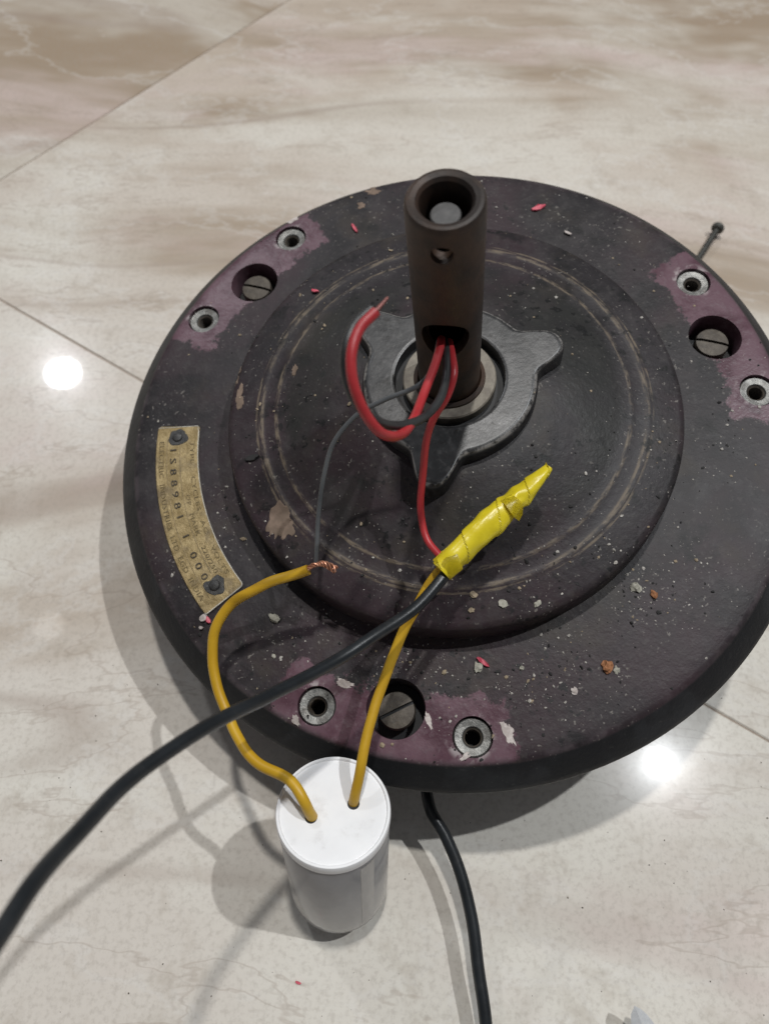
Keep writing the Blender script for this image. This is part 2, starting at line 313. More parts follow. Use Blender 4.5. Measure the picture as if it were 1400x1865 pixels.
def lathe(profile, seg=128, closed=True, bm=None, mat=Matrix.Identity(4)):
    """profile of (r, z); closed joins last to first; r==0 points become poles"""
    bm = bm or bmesh.new(); rings = []
    for r, z in profile:
        if r < 1e-7: rings.append([bm.verts.new(mat @ Vector((0, 0, z)))])
        else: rings.append([bm.verts.new(mat @ Vector((r * math.cos(2 * math.pi * i / seg), r * math.sin(2 * math.pi * i / seg), z))) for i in range(seg)])
    pairs = list(zip(rings, rings[1:])) + ([(rings[-1], rings[0])] if closed else [])
    for A, B in pairs:
        if len(A) == 1 and len(B) == 1: continue
        for i in range(seg):
            j = (i + 1) % seg
            if len(A) == 1: bm.faces.new((A[0], B[i], B[j]))
            elif len(B) == 1: bm.faces.new((A[i], A[j], B[0]))
            else: bm.faces.new((A[i], A[j], B[j], B[i]))
    return bm

def spline(pts, per=10):
    P = [Vector(p) for p in pts]; out = []
    Q = [2 * P[0] - P[1]] + P + [2 * P[-1] - P[-2]]
    for k in range(1, len(Q) - 2):
        p0, p1, p2, p3 = Q[k - 1:k + 3]
        t0 = 0; t1 = t0 + max((p1 - p0).length, 1e-6) ** .5; t2 = t1 + max((p2 - p1).length, 1e-6) ** .5; t3 = t2 + max((p3 - p2).length, 1e-6) ** .5
        for i in range(per):
            t = t1 + (t2 - t1) * i / per
            a1 = (t1 - t) / (t1 - t0) * p0 + (t - t0) / (t1 - t0) * p1
            a2 = (t2 - t) / (t2 - t1) * p1 + (t - t1) / (t2 - t1) * p2
            a3 = (t3 - t) / (t3 - t2) * p2 + (t - t2) / (t3 - t2) * p3
            b1 = (t2 - t) / (t2 - t0) * a1 + (t - t0) / (t2 - t0) * a2
            b2 = (t3 - t) / (t3 - t1) * a2 + (t - t1) / (t3 - t1) * a3
            out.append((t2 - t) / (t2 - t1) * b1 + (t - t1) / (t2 - t1) * b2)
    out.append(P[-1]); return out
def frames(path):
    T = []
    for i in range(len(path)):
        d = path[min(i + 1, len(path) - 1)] - path[max(i - 1, 0)]; T.append(d.normalized())
    n = T[0].orthogonal().normalized(); F = []
    for i, t in enumerate(T):
        n = (n - t * n.dot(t)).normalized(); F.append((path[i], t, n, t.cross(n)))
    return F
def tube(pts, rad, seg=14, per=10, bm=None, wob=0.0, seed=0, smoothpts=True, rfun=None):
    bm = bm or bmesh.new(); path = spline(pts, per) if smoothpts else [Vector(p) for p in pts]
    if wob:
        for i, p in enumerate(path): path[i] = p + mnoise.noise_vector(p * 90 + Vector((seed, 0, 0))) * wob
    rings = []; N = len(path)
    for i, (p, t, n, b) in enumerate(frames(path)):
        r = rad if rfun is None else rad * rfun(i / (N - 1))
        rings.append([bm.verts.new(p + (n * math.cos(2 * math.pi * k / seg) + b * math.sin(2 * math.pi * k / seg)) * r) for k in range(seg)])
    for A, B in zip(rings, rings[1:]):
        for k in range(seg): bm.faces.new((A[k], A[(k + 1) % seg], B[(k + 1) % seg], B[k]))
    bm.faces.new(rings[0][::-1]); bm.faces.new(rings[-1]); return bm

def cut(o, cutters):
    """subtract bmesh solids from o, keeping the result as o's own mesh"""
    bmc = bmesh.new()
    for c in cutters:
        me = bpy.data.meshes.new("tmp"); bmesh.ops.recalc_face_normals(c, faces=c.faces[:]); c.to_mesh(me); c.free(); bmc.from_mesh(me); bpy.data.meshes.remove(me)
    mc = bpy.data.meshes.new("tmp_cut"); bmc.to_mesh(mc); bmc.free()
    oc = bpy.data.objects.new("tmp_cut", mc); COL.objects.link(oc)
    bpy.context.view_layer.update(); oc.matrix_world = o.matrix_world
    md = o.modifiers.new("b", 'BOOLEAN'); md.operation = 'DIFFERENCE'; md.object = oc; md.solver = 'EXACT'
    bpy.context.view_layer.update()
    dg = bpy.context.evaluated_depsgraph_get()
    me = bpy.data.meshes.new_from_object(o.evaluated_get(dg)); me.name = o.name
    o.modifiers.clear(); old = o.data; o.data = me; bpy.data.meshes.remove(old)
    bpy.data.objects.remove(oc); bpy.data.meshes.remove(mc)
    me.polygons.foreach_set('use_smooth', [True] * len(me.polygons)); me.set_sharp_from_angle(angle=R(32)); me.update()
def cyl(r, z0, z1, seg=40, mat=Matrix.Identity(4)):
    return lathe([(0, z0), (r, z0), (r, z1), (0, z1)], seg, False, None, mat)

def blob(bm, c, size, flat=.5, seed=0, sub=1, up=Vector((0, 0, 1)), jag=.35):
    """small irregular crumb"""
    b2 = bmesh.new(); bmesh.ops.create_icosphere(b2, subdivisions=sub, radius=1.0)
    q = Vector((0, 0, 1)).rotation_difference(up); rz = Matrix.Rotation(random.uniform(0, 6.28), 3, 'Z')
    ex = (random.uniform(.7, 1.3), random.uniform(.6, 1.1), flat); vm = {}
    for v in b2.verts:
        k = 1 + jag * mnoise.noise(v.co * 1.7 + Vector((seed, seed * 1.3, 0)))
        p = rz @ Vector((v.co.x * ex[0] * k, v.co.y * ex[1] * k, v.co.z * ex[2] * k)); p = q @ p
        vm[v.index] = bm.verts.new(Vector(c) + p * size)
    for f in b2.faces: bm.faces.new([vm[v.index] for v in f.verts])
    b2.free(); return bm
def flake(bm, outline, thick, zfun):
    """irregular thin flake: outline of (x, y), laid on zfun"""
    lo = [bm.verts.new((x, y, zfun(x, y) - .0001)) for x, y in outline]; cx = sum(p[0] for p in outline) / len(outline); cy = sum(p[1] for p in outline) / len(outline)
    hi = [bm.verts.new((cx + (x - cx) * .9, cy + (y - cy) * .9, zfun(x, y) + thick)) for x, y in outline]; n = len(lo)
    for i in range(n): bm.faces.new((lo[i], lo[(i + 1) % n], hi[(i + 1) % n], hi[i]))
    bm.faces.new(hi); return bm
def ragged(cx, cy, w, h, rot, n=12, jag=.25, seed=0):
    out = []; sd = cx * 7000 + cy * 3100
    for i in range(n):
        a = 2 * math.pi * i / n
        k = 1 + jag * (1.5 * mnoise.noise(Vector((math.cos(a) * 1.1, math.sin(a) * 1.1, sd))) + .8 * mnoise.noise(Vector((math.cos(a) * 3.2, math.sin(a) * 3.2, sd + 9)))) + .04 * random.uniform(-1, 1)
        x, y = math.cos(a) * w * .5 * k, math.sin(a) * h * .5 * k
        out.append((cx + x * math.cos(rot) - y * math.sin(rot), cy + x * math.sin(rot) + y * math.cos(rot)))
    return out

# ---------------------------------------------------------------- floor
fl = bmesh.new(); bmesh.ops.create_grid(fl, x_segments=2, y_segments=2, size=3.0)
for v in fl.verts: v.co.z = -.0007
floor = obj("floor", fl, 'grout', smooth=False); floor['kind'] = 'structure'
U = Vector((math.cos(R(54.35)), math.sin(R(54.35)), 0)); V = Vector((math.cos(R(-29.32)), math.sin(R(-29.32)), 0))
# crossing of the two joints that show in the picture
P1 = Vector((-.2284, .3609, 0)); P2 = Vector((-.2026, .2727, 0))
den = U.x * V.y - U.y * V.x; dd = P2 - P1; X0 = P1 + U * ((dd.x * V.y - dd.y * V.x) / den)
TS, GAP = .62, .0007
tb = bmesh.new()
def corner(a, b, z, s): return tb.verts.new(U * (TS * .5 * a - GAP * .5 * a - s * a) + V * (TS * .5 * b - GAP * .5 * b - s * b) + Vector((0, 0, z)))
low = [corner(a, b, -.006, 0) for a, b in ((-1, -1), (1, -1), (1, 1), (-1, 1))]
mid_ = [corner(a, b, -.0005, 0) for a, b in ((-1, -1), (1, -1), (1, 1), (-1, 1))]
hi = [corner(a, b, 0, .0005) for a, b in ((-1, -1), (1, -1), (1, 1), (-1, 1))]
for A, B in ((low, mid_), (mid_, hi)):
    for i in range(4): tb.faces.new((A[i], A[(i + 1) % 4], B[(i + 1) % 4], B[i]))
tb.faces.new(hi)
bmesh.ops.recalc_face_normals(tb, faces=tb.faces[:])
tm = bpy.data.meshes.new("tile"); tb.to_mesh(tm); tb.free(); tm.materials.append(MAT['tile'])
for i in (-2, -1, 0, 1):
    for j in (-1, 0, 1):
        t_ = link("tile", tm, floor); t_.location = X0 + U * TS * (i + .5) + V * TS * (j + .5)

# ---------------------------------------------------------------- fan motor
MW = Matrix.Translation(MOTOR_LOC) @ Matrix(MOTOR_ROT).to_4x4()
motor = empty("fan_motor", MW)
thing(motor, "dark charcoal ceiling fan motor with upright rusty tube lying on the marble floor", "fan motor")
PROFILE = [(.0, .0365), (.029, .0360), (.035, .0345), (.045, .0310), (.055, .0275), (.0588, .02605), (.0596, .0260), (.0604, .0258), (.0612, .0255), (.0638, .02495), (.0646, .02485), (.0652, .0249), (.0660, .02485), (.0665, .0247), (.068, .0243), (.076, .0228), (.0775, .0222), (.0783, .0205), (.0785, .0100)]
def ztop(x, y):
    r = math.hypot(x, y)
    if r < .0785:
        for (r0, z0), (r1, z1) in zip(PROFILE, PROFILE[1:]):
            if r0 <= r <= r1: return z0 + (z1 - z0) * (r - r0) / (r1 - r0)
    if r < .1172: return .0103 + (.0085 - .0103) * max(0, (r - .0785)) / .0387
    return .0085 - (r - .1172) * 1.1
def ring_z(r): return ztop(r, 0)
fp = [(.0740, .0104), (.0790, .0103), (.100, .00935), (.1120, .00885), (.1155, .0087), (.1165, .0084), (.1174, .0077), (.1205, .0047), (.1238, .0014), (.1248, .0002), (.1250, -.0012), (.1248, -.0030), (.1236, -.0042), (.1210, -.0048), (.0740, -.0048)]
flange = obj("flange", lathe(fp, 220), 'flange', motor)
GA = (125.4, 4.9, -114.4)
cutters = []
def polar(r, deg): return Vector((r * math.cos(R(deg)), r * math.sin(R(deg)), 0))
for a0 in GA:
    p = polar(.1021, a0); cutters.append(lathe([(0, -.0020), (.0090, -.0020), (.0092, .0075), (.0100, .0125), (0, .0125)], 44, False, None, Matrix.Translation(p)))
    for s_ in (-1, 1):
        p = polar(.1088, a0 + s_ * 13.3); cutters.append(cyl(.0063, -.0042, .0125, 40, Matrix.Translation(p)))
cut(flange, cutters)
obj("top_cover", lathe(PROFILE[::-1] + [], 200, False), 'cover', motor, angle=50)
obj("bottom_housing", lathe([(.0, -.0600), (.018, -.0600), (.021, -.0585), (.022, -.0535), (.060, -.0500), (.067, -.0488), (.075, -.0455), (.092, -.0330), (.105, -.0190), (.112, -.0100), (.1135, -.0048), (.075, -.0040)], 128, False), 'housing', motor)

# threaded inserts and slotted screws of the three blade mounts
ins_bm = lathe([(.0029, -.0040), (.0029, .0062), (.0034, .0070), (.0056, .0073), (.0061, .0066), (.0062, -.0040)], 36)
bore_bm = lathe([(0, -.0030), (.0029, -.0030)], 24, False)
thr = bmesh.new()
for k in range(7): lathe([(.00295, -.001 + k * .0011), (.0025, -.0005 + k * .0011), (.00295, .0 + k * .0011)], 24, False, thr)
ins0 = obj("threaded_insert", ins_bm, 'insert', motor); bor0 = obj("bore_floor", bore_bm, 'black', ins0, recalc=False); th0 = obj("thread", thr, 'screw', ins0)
def half_head(sgn):
    bm = bmesh.new(); pr = [(.0060, .0020), (.0060, .0050), (.0057, .0058), (.0037, .0062), (0, .0063)]; g_ = .00055
    prof = []
    cols = []
    for r, z in pr:
        row = []
        a1 = math.asin(min(1, g_ / r)) if r > g_ else math.pi / 2
        for i in range(17):
            a = a1 + (math.pi - 2 * a1) * i / 16 if r > g_ else math.pi / 2
            row.append(bm.verts.new((max(r, g_) * math.cos(a), sgn * max(max(r, g_) * math.sin(a), g_), z)))
        cols.append(row)
    for A, B in zip(cols, cols[1:]):
        for i in range(16): bm.faces.new((A[i], A[i + 1], B[i + 1], B[i]))
    # slot wall
    for A, B in zip(cols, cols[1:]):
        bm.faces.new((A[0], B[0], B[-1], A[-1])) if A[0].co != A[-1].co else None
    bmesh.ops.remove_doubles(bm, verts=bm.verts[:], dist=1e-6)
    return bm
slot_bm = lathe([(0, .0045), (.0058, .0045)], 32, False)
scr0 = empty("slotted_screw", Matrix.Identity(4)); scr0.parent = motor
hm = []
for s_ in (1, -1): hm.append(obj("screw_head_half", half_head(s_), 'screw', scr0))
sl0 = obj("slot_floor", slot_bm, 'black', scr0, recalc=False)
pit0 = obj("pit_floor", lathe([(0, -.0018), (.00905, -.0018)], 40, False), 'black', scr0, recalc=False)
SLOT = (-30, -30, 12)
n_i = 0
for gi, a0 in enumerate(GA):
    p = polar(.1021, a0)
    if gi == 0: s0 = scr0; kids = None
    else:
        s0 = scr0.copy(); COL.objects.link(s0); s0.parent = motor
        for ch in list(scr0.children):
            c = ch.copy(); COL.objects.link(c); c.parent = s0
    s0.location = p; s0.rotation_euler = (0, 0, R(SLOT[gi]))
    for s_ in (-1, 1):
        p = polar(.1088, a0 + s_ * 13.3)
        if n_i == 0: i0 = ins0
        else:
            i0 = ins0.copy(); COL.objects.link(i0); i0.parent = motor
            for ch in (bor0, th0):
                c = ch.copy(); COL.objects.link(c); c.parent = i0
        i0.location = p + Vector((0, 0, .0004)); i0.rotation_euler = (0, 0, n_i * 1.3); n_i += 1

# three-eared hub plate, packing ring and tube
def hub_r(deg):
    best = .0284
    tab = ((0, .0393), (4, .0390), (8, .0369), (10, .0347), (13, .0311), (16, .0291), (19, .0284))
    for e in (5.5, -113.5, 125.5):
        d = abs((deg - e + 180) % 360 - 180)
        for (d0, r0), (d1, r1) in zip(tab, tab[1:]):
            if d0 <= d <= d1: best = r0 + (r1 - r0) * (d - d0) / (d1 - d0)
    return best
bm = bmesh.new(); NS = 240; rows = []
raw = [hub_r(360 * i / NS) for i in range(NS)]
sm = [sum(raw[(i + k) % NS] for k in (-2, -1, 0, 1, 2)) / 5 for i in range(NS)]
for off, z in ((-.0005, .0300), (0, .0330), (0, .0395), (-.0004, .0408), (-.0009, .0416), (-.0016, .0419), (-.0021, .0420), (-.0026, .0420)):
    rows.append([bm.verts.new(((sm[i] + off) * math.cos(2 * math.pi * i / NS), (sm[i] + off) * math.sin(2 * math.pi * i / NS), z)) for i in range(NS)])
for r, z in ((.0230, .0420), (.0190, .0420), (.0184, .0420), (.0179, .0418), (.0177, .0414), (.0176, .0410), (.0176, .0360)):
    rows.append([bm.verts.new((r * math.cos(2 * math.pi * i / NS), r * math.sin(2 * math.pi * i / NS), z)) for i in range(NS)])
for A, B in zip(rows, rows[1:]):
    for i in range(NS): bm.faces.new((A[i], A[(i + 1) % NS], B[(i + 1) % NS], B[i]))
obj("hub_plate", bm, 'hub', motor, angle=40)
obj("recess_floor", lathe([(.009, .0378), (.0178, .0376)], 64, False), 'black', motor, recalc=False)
obj("packing_ring", lathe([(.0102, .0376), (.0102, .0412), (.0106, .0417), (.0146, .0417), (.0150, .0412), (.0150, .0376)], 72, False), 'washer', motor)
obj("seal_lip", lathe([(.0098, .0410), (.0098, .0424), (.0103, .0431), (.0114, .0424), (.0117, .0410)], 72, False), 'rod', motor)
tubeo = obj("down_tube", lathe([(.0097, .0370), (.0097, .1172), (.0095, .1184), (.0090, .1191), (.0082, .1193), (.0070, .1189), (.0063, .1180), (.0061, .1160), (.0061, .0370)], 96), 'rod', motor)
hd = Matrix.Rotation(R(-110), 4, 'Z') @ Matrix.Rotation(R(90), 4, 'Y')
cut(tubeo, [cyl(.0028, .004, .014, 36, Matrix.Translation((0, 0, .1112)) @ hd), lathe([(0, .003), (.0066, .003), (.0066, .014), (0, .014)], 44, False, None, Matrix.Translation((0, 0, .0760)) @ hd @ Matrix.Diagonal((1.18, 1, 1, 1)))])
obj("tube_plug", lathe([(.0037, .1140), (.0034, .1143), (.0, .1144)], 40, False), 'plug', motor)
obj("plug_shade_sleeve", lathe([(.0037, .0950), (.0037, .1140)], 40, False), 'black', motor, recalc=False)  # added black cylinder, makes the cross hole look dark inside
obj("plug_shade_ring", lathe([(.0062, .1062), (.0037, .1062)], 40, False), 'black', motor, recalc=False)  # black ring painting the shade in the bore around the plug

# lead wires from the tube
obj("lead_wire", tube(RED_LOOP, .00122, 14, 8, wob=.0002, seed=1), 'red_wire', motor)['label'] = "red wire curling up in a loop with its bared end free"
obj("bare_strand", tube(RED_LOOP_COPPER, .0007, 8, 6, rfun=lambda t: 1 - .55 * t), 'copper_dark', motor)
obj("lead_wire", tube(BLACK_LOOP, .00115, 14, 8, wob=.0002, seed=2), 'black_wire', motor)['label'] = "black wire curling beside the red loop"
obj("lead_wire", tube(GREY_THIN, .00072, 12, 8, wob=.0002, seed=3), 'grey_wire', motor)['label'] = "thin grey wire running to the bared yellow wire"
obj("lead_wire", tube(RED_LONG, .00108, 14, 8, wob=.0002, seed=4), 'red_wire', motor)['label'] = "red wire hanging down into the yellow tape"

# brass rating plate riveted to the flange
ZP = .0092
def plate_z(r): return ring_z(r) + .00015
def plate_pt(r, deg, dz): return Vector((r * math.cos(R(deg)), r * math.sin(R(deg)), plate_z(r) + dz))
A0, A1, R0, R1 = 165.0, 206.3, .0925, .1086
outl = []
cr = .0012
def arc_outline(shr):
    pts = []
    r0, r1 = R0 + shr, R1 - shr; da0 = math.degrees(shr / .1)
    a0, a1 = A0 + da0, A1 - da0; cd = math.degrees(cr / .1)
    for i in range(41): pts.append((r1, a0 + cd + (a1 - a0 - 2 * cd) * i / 40))
    for k in (30, 60): pts.append((r1 - cr * (1 - math.cos(R(k))), a1 - cd * (1 - math.sin(R(k)))))
    for k in (0, 30, 60): pts.append((r0 + cr * (1 - math.sin(R(k))), a1 - cd * (1 - math.cos(R(k)))))
    for i in range(41): pts.append((r0, a1 - cd - (a1 - a0 - 2 * cd) * i / 40))
    for k in (30, 60): pts.append((r0 + cr * (1 - math.cos(R(k))), a0 + cd * (1 - math.sin(R(k)))))
    for k in (0, 30, 60): pts.append((r1 - cr * (1 - math.sin(R(k))), a0 + cd * (1 - math.cos(R(k)))))
    return pts
bm = bmesh.new(); rows = []
for shr, dz in ((0, -.0002), (0, .00055), (.00025, .00075)):
    rows.append([bm.verts.new(plate_pt(r, a, dz)) for r, a in arc_outline(shr)])
for A, B in zip(rows, rows[1:]):
    n = len(A)
    for i in range(n): bm.faces.new((A[i], A[(i + 1) % n], B[(i + 1) % n], B[i]))
n = len(rows[-1])
top_o, top_i = rows[-1][0:41], rows[-1][46:87]
bm.faces.new(rows[-1])
bmesh.ops.triangulate(bm, faces=[f for f in bm.faces if len(f.verts) > 4])
plate = obj("rating_plate", bm, 'brass', motor, smooth=False); plate['label'] = "tarnished brass rating plate with stamped lettering"
# bright filed edge along the inner side and ends
edge = [plate_pt(r, a, .00062) for r, a in arc_outline(.0001)]
obj("bright_edge", tube(edge[41:46] + edge[46:93:3] + edge[93:95], .00022, 6, smoothpts=False), 'brass_edge', plate)
for rr in (.1043, .0993):
    obj("rule_line", tube([plate_pt(rr, A0 + 2.5 + (A1 - A0 - 5) * i / 40, .00072) for i in range(41)], .00016, 6, smoothpts=False), 'brass_text', plate)
def arc_text(body, size, rbase, a_start, a_end, mat, depth=.00012, name="lettering"):
    cu = bpy.data.curves.new("tmp_txt", 'FONT'); cu.body = body; cu.size = size; cu.extrude = depth; cu.resolution_u = 2; cu.space_character = 1.08
    to = bpy.data.objects.new("tmp_txt", cu); COL.objects.link(to); bpy.context.view_layer.update()
    me = bpy.data.meshes.new_from_object(to.evaluated_get(bpy.context.evaluated_depsgraph_get()))
    bpy.data.objects.remove(to); bpy.data.curves.remove(cu)
    xs = [v.co.x for v in me.vertices]; x0, x1 = min(xs), max(xs)
    for v in me.vertices:
        a = a_start + (a_end - a_start) * (v.co.x - x0) / (x1 - x0); r = rbase - v.co.y
        v.co = plate_pt(r, a, .00078 + v.co.z)
    me.name = name; me.materials.clear(); me.materials.append(MAT[mat]); return link(name, me, plate)
arc_text("ELECTRIC  INDUSTRIES  LTD  EGD  INDIA", .0026, .1073, 168.5, 203.5, 'brass_text')
arc_text("1 S 8 8 9 8 1   1   0 0 0", .0034, .1030, 170.5, 200.5, 'stamp', .0003, "stamped_number")
arc_text("OP   MARK    220/250", .0022, .0984, 181.5, 200.5, 'brass_text')
arc_text("TYPE    CYCLES   AC    VOLTS", .0022, .0954, 169.0, 202.0, 'brass_text')
for a_ in (167.7, 202.6):
    p = plate_pt(.1005, a_, .0005)
    rv = obj("rivet", lathe([(.0021, 0), (.0021, .0003), (.0016, .0010), (.0007, .0013), (0, .0013)], 24, False, None, Matrix.Translation(p)), 'rivet', plate)
    bm = bmesh.new(); flake(bm, ragged(p.x, p.y, .0076, .0070, 0, 26, .2), .00022, lambda x, y: plate_z(math.hypot(x, y)) + .0007); obj("grease_ring", bm, 'rivet', plate, smooth=False)

# bare patches where the paint is gone (thin, irregular, each its own piece)
def patch(cx, cy, w, h, rot, mat, th=.00012, n=34, jag=.5):
    bm = bmesh.new(); flake(bm, ragged(cx, cy, w, h, R(rot), n, jag), th, lambda x, y: ztop(x, y) + .0001)
    return obj("bare_patch", bm, mat, motor, smooth=False)
patch(-.0652, -.0272, .0105, .0062, 70, 'primer'); patch(-.0628, -.0302, .0050, .0055, 20, 'primer')
patch(-.0708, .0233, .0030, .0090, -12, 'primer'); patch(-.0706, .0338, .0030, .0070, -18, 'primer')
patch(-.0495, .0265, .0022, .0050, -10, 'primer'); patch(-.0036, .1150, .0055, .0042, 0, 'primer'); patch(-.0095, .1088, .0030, .0034, 30, 'primer')
patch(-.0097, -.1084, .0034, .0075, 10, 'white_chip', .0002); patch(-.0564, -.0815, .0060, .0022, -25, 'white_chip', .0002)
patch(-.0384, .1100, .0060, .0022, 20, 'white_chip', .0002); patch(-.0740, -.0890, .0024, .0040, 30, 'white_chip', .0002)
patch(-.0250, -.1120, .0040, .0016, 20, 'white_chip', .0002); patch(-.0330, -.0990, .0018, .0060, 10, 'white_chip', .0001)

# ---------------------------------------------------------------- capacitor leaning on the flange
cz = Vector(CAP_AXIS).normalized(); cx_ = Vector((1, 0, 0)); cx_ = (cx_ - cz * cx_.dot(cz)).normalized(); cy_ = cz.cross(cx_)
CM = Matrix.Translation(CAP_BASE) @ Matrix((cx_, cy_, cz)).transposed().to_4x4()
cap = empty("capacitor", CM); CI = CM.inverted(); r_ = CAP_RADIUS
thing(cap, "white cylindrical motor run capacitor leaning against the motor rim with two yellow leads", "capacitor")
can_bm = lathe([(0, .0004), (r_ * .84, .0), (r_ * .93, .0008), (r_ * .975, .0032), (r_ * .985, .008), (r_ * .985, .0555), (r_ * .93, .0570), (0, .0570)], 96, False)
obj("can", can_bm, 'can', cap)
seam = bmesh.new(); sr = []
for z_ in (.0060, .0240, .0420, .0545):
    sr.append([seam.verts.new(((r_ * .985 + d_s) * math.cos(R(a_s)), (r_ * .985 + d_s) * math.sin(R(a_s)), z_)) for a_s, d_s in ((-58, .00002), (-57.5, .00016), (-52, .00018), (-46, .00012), (-41, .00001))])
for A, B in zip(sr, sr[1:]):
    for i in range(4): seam.faces.new((A[i], A[i + 1], B[i + 1], B[i]))
obj("sleeve_seam", seam, 'can', cap)
lid = obj("lid", lathe([(r_ * .95, .0560), (r_ * .995, .0566), (r_, .0578), (r_, .0596), (r_ * .985, .0603), (r_ * .945, .0604), (r_ * .925, .0598), (r_ * .90, .0599), (r_ * .5, .0600), (0, .0600)], 96, False), 'lid', cap)
y1 = [CI @ Vector(p) for p in YELLOW_LOOP]; y2 = [CI @ Vector(p) for p in YELLOW_STRAIGHT]; ct = [CI @ Vector(p) for p in COPPER_TWIST]
for q in (y1[1], y2[1]):
    obj("lead_hole", lathe([(0, .06005), (.0017, .06006), (.0018, .0600)], 24, False, None, Matrix.Translation((q.x - .0002, q.y - .0003, 0))), 'black', cap, recalc=False)
w1 = obj("lead_wire", tube(y1, .00162, 16, 9, wob=.0007, seed=5), 'yellow_wire', cap); w1['label'] = "yellow lead bending left round the plate to bared copper"
for k in range(4):
    pts = []
    sp = spline(ct, 8)
    for i, (p, t, n_, b_) in enumerate(frames(sp)):
        a = i * .55 + k * math.pi / 2; f_ = 1 + (i / len(sp)) ** 2 * 1.5
        pts.append(p + (n_ * math.cos(a) + b_ * math.sin(a)) * .00045 * f_)
    obj("copper_strand", tube(pts, .00034, 7, smoothpts=False), 'copper', w1)
w2 = obj("lead_wire", tube(y2, .00152, 16, 9, wob=.0005, seed=6), 'yellow_wire', cap); w2['label'] = "yellow lead running straight up into the tape"

# ---------------------------------------------------------------- upper cable with its taped joint
tail = [[-.062, -.035, .168], [-.085, -.09, .14], [-.13, -.16, .07], [-.20, -.22, .014], [-.32, -.28, .0022], [-.5, -.33, .0022]]
cab = obj("power_cable", tube(BLACK_CABLE + tail, .00168, 18, 9, wob=.0003, seed=8), 'black_cable')
thing(cab, "black sheathed cable rising to the lower left from the yellow taped joint", "cable")
tp = spline(TAPE, 60); F = frames(tp); NT = len(F); bm = bmesh.new(); seg = 40; rows = []
up_ = Vector((0, -.3, 1)).normalized()
L_ = sum((tp[i + 1] - tp[i]).length for i in range(NT - 1)); s_acc = 0.0
for i, (p, t, n_, b_) in enumerate(F):
    if i: s_acc += (tp[i] - tp[i - 1]).length
    u = s_acc / L_
    base = .0037 - .0008 * max(0, (u - .45)) / .25 if u < .7 else .0029 - .0016 * ((u - .7) / .3) ** 1.2
    base *= 1 + .02 * math.sin(u * 17) + .012 * math.sin(u * 41 + 1)
    sx = (up_ - t * up_.dot(t)).normalized(); sy = t.cross(sx); row = []
    for k in range(seg):
        a = 2 * math.pi * k / seg
        ph = (s_acc / .0112 + .55 * math.sin(s_acc * 160) * .2 + a / (2 * math.pi)) % 1.0
        lap = .00034 * (1 - ph)
        wr = .00022 * mnoise.noise(Vector((math.cos(a) * 1.2, math.sin(a) * 1.2, s_acc * 260))) * (1 + 3.2 * math.exp(-((u - .66) / .10) ** 2))
        ov = 1 + .12 * math.cos(2 * a + u * 5)
        row.append(bm.verts.new(p + (sx * math.cos(a) + sy * math.sin(a)) * (base * ov + lap + wr)))
    rows.append(row)
for A, B in zip(rows, rows[1:]):
    for k in range(seg): bm.faces.new((A[k], A[(k + 1) % seg], B[(k + 1) % seg], B[k]))
bm.faces.new(rows[0][::-1]); bm.faces.new(rows[-1])
tape = obj("tape_wrap", bm, 'tape', cab, angle=28); tape['label'] = "yellow insulating tape wound to a cone"
# loose flaps of the tape: one at the red wire, one half way up, one torn tip
def flap(pts_a, pts_b, nm):
    bm = bmesh.new(); n = 8; ra = spline(pts_a, n); rb = spline(pts_b, n); lo = [bm.verts.new(p) for p in ra]; hi_ = [bm.verts.new(p) for p in rb]
    mi = [bm.verts.new((p + q) / 2 + Vector((0, -.0002, .0007)) * math.sin(math.pi * i / (len(ra) - 1))) for i, (p, q) in enumerate(zip(ra, rb))]
    for A, B in ((lo, mi), (mi, hi_)):
        for i in range(len(A) - 1): bm.faces.new((A[i], A[i + 1], B[i + 1], B[i]))
    bmesh.ops.solidify(bm, geom=bm.faces[:], thickness=.00022)
    return obj(nm, bm, 'tape', tape, angle=40)
def tpt(u, a, k=1.0, add=0.0):
    i = min(NT - 1, int(u * (NT - 1))); p, t, n_, b_ = F[i]; sx = (up_ - t * up_.dot(t)).normalized(); sy = t.cross(sx)
    base = .0041 if u < .55 else .0041 - .0032 * (u - .55) / .45
    return p + (sx * math.cos(a) + sy * math.sin(a)) * (base * k + add)
MI = MW
redend = MW @ Vector(RED_LONG[-1]); redprev = MW @ Vector(RED_LONG[-2])
d_ = (redend - redprev).normalized()
flap([tpt(.02, -2.0), tpt(.03, -.9), tpt(.05, .3, 1.02)], [redend - d_ * .0012, tpt(.10, -1.6, 1.15), tpt(.20, -.6, 1.03)], "tape_flap") if False else None
flap([redend - d_ * .0010, tpt(.02, 1.0, 1.08), tpt(.0, -.2, 1.04), tpt(.015, -1.3, 1.0)], [redend + Vector((.0005, .0012, .0009)), tpt(.11, 1.2, 1.06), tpt(.15, .1, 1.06), tpt(.19, -1.0, 1.02)], "tape_flap")
flap([tpt(.60, -.8, 1.0), tpt(.595, 0, 1.08), tpt(.59, .8, 1.16), tpt(.615, 1.6, 1.45)], [tpt(.68, -.7, .98), tpt(.69, 0, 1.04), tpt(.69, .8, 1.08), tpt(.665, 1.6, 1.35)], "tape_flap")
flap([tpt(.985, .9, 1.0), tpt(.985, -.3, 1.0), tpt(.985, -1.5, 1.0)], [tpt(.999, .9, 1.2) + (tp[-1] - tp[-6]) * .8, tpt(.999, -.3, 1.1) + (tp[-1] - tp[-6]) * .2, tpt(.999, -1.5, 1.9) + (tp[-1] - tp[-6]) * 1.0], "tape_flap")

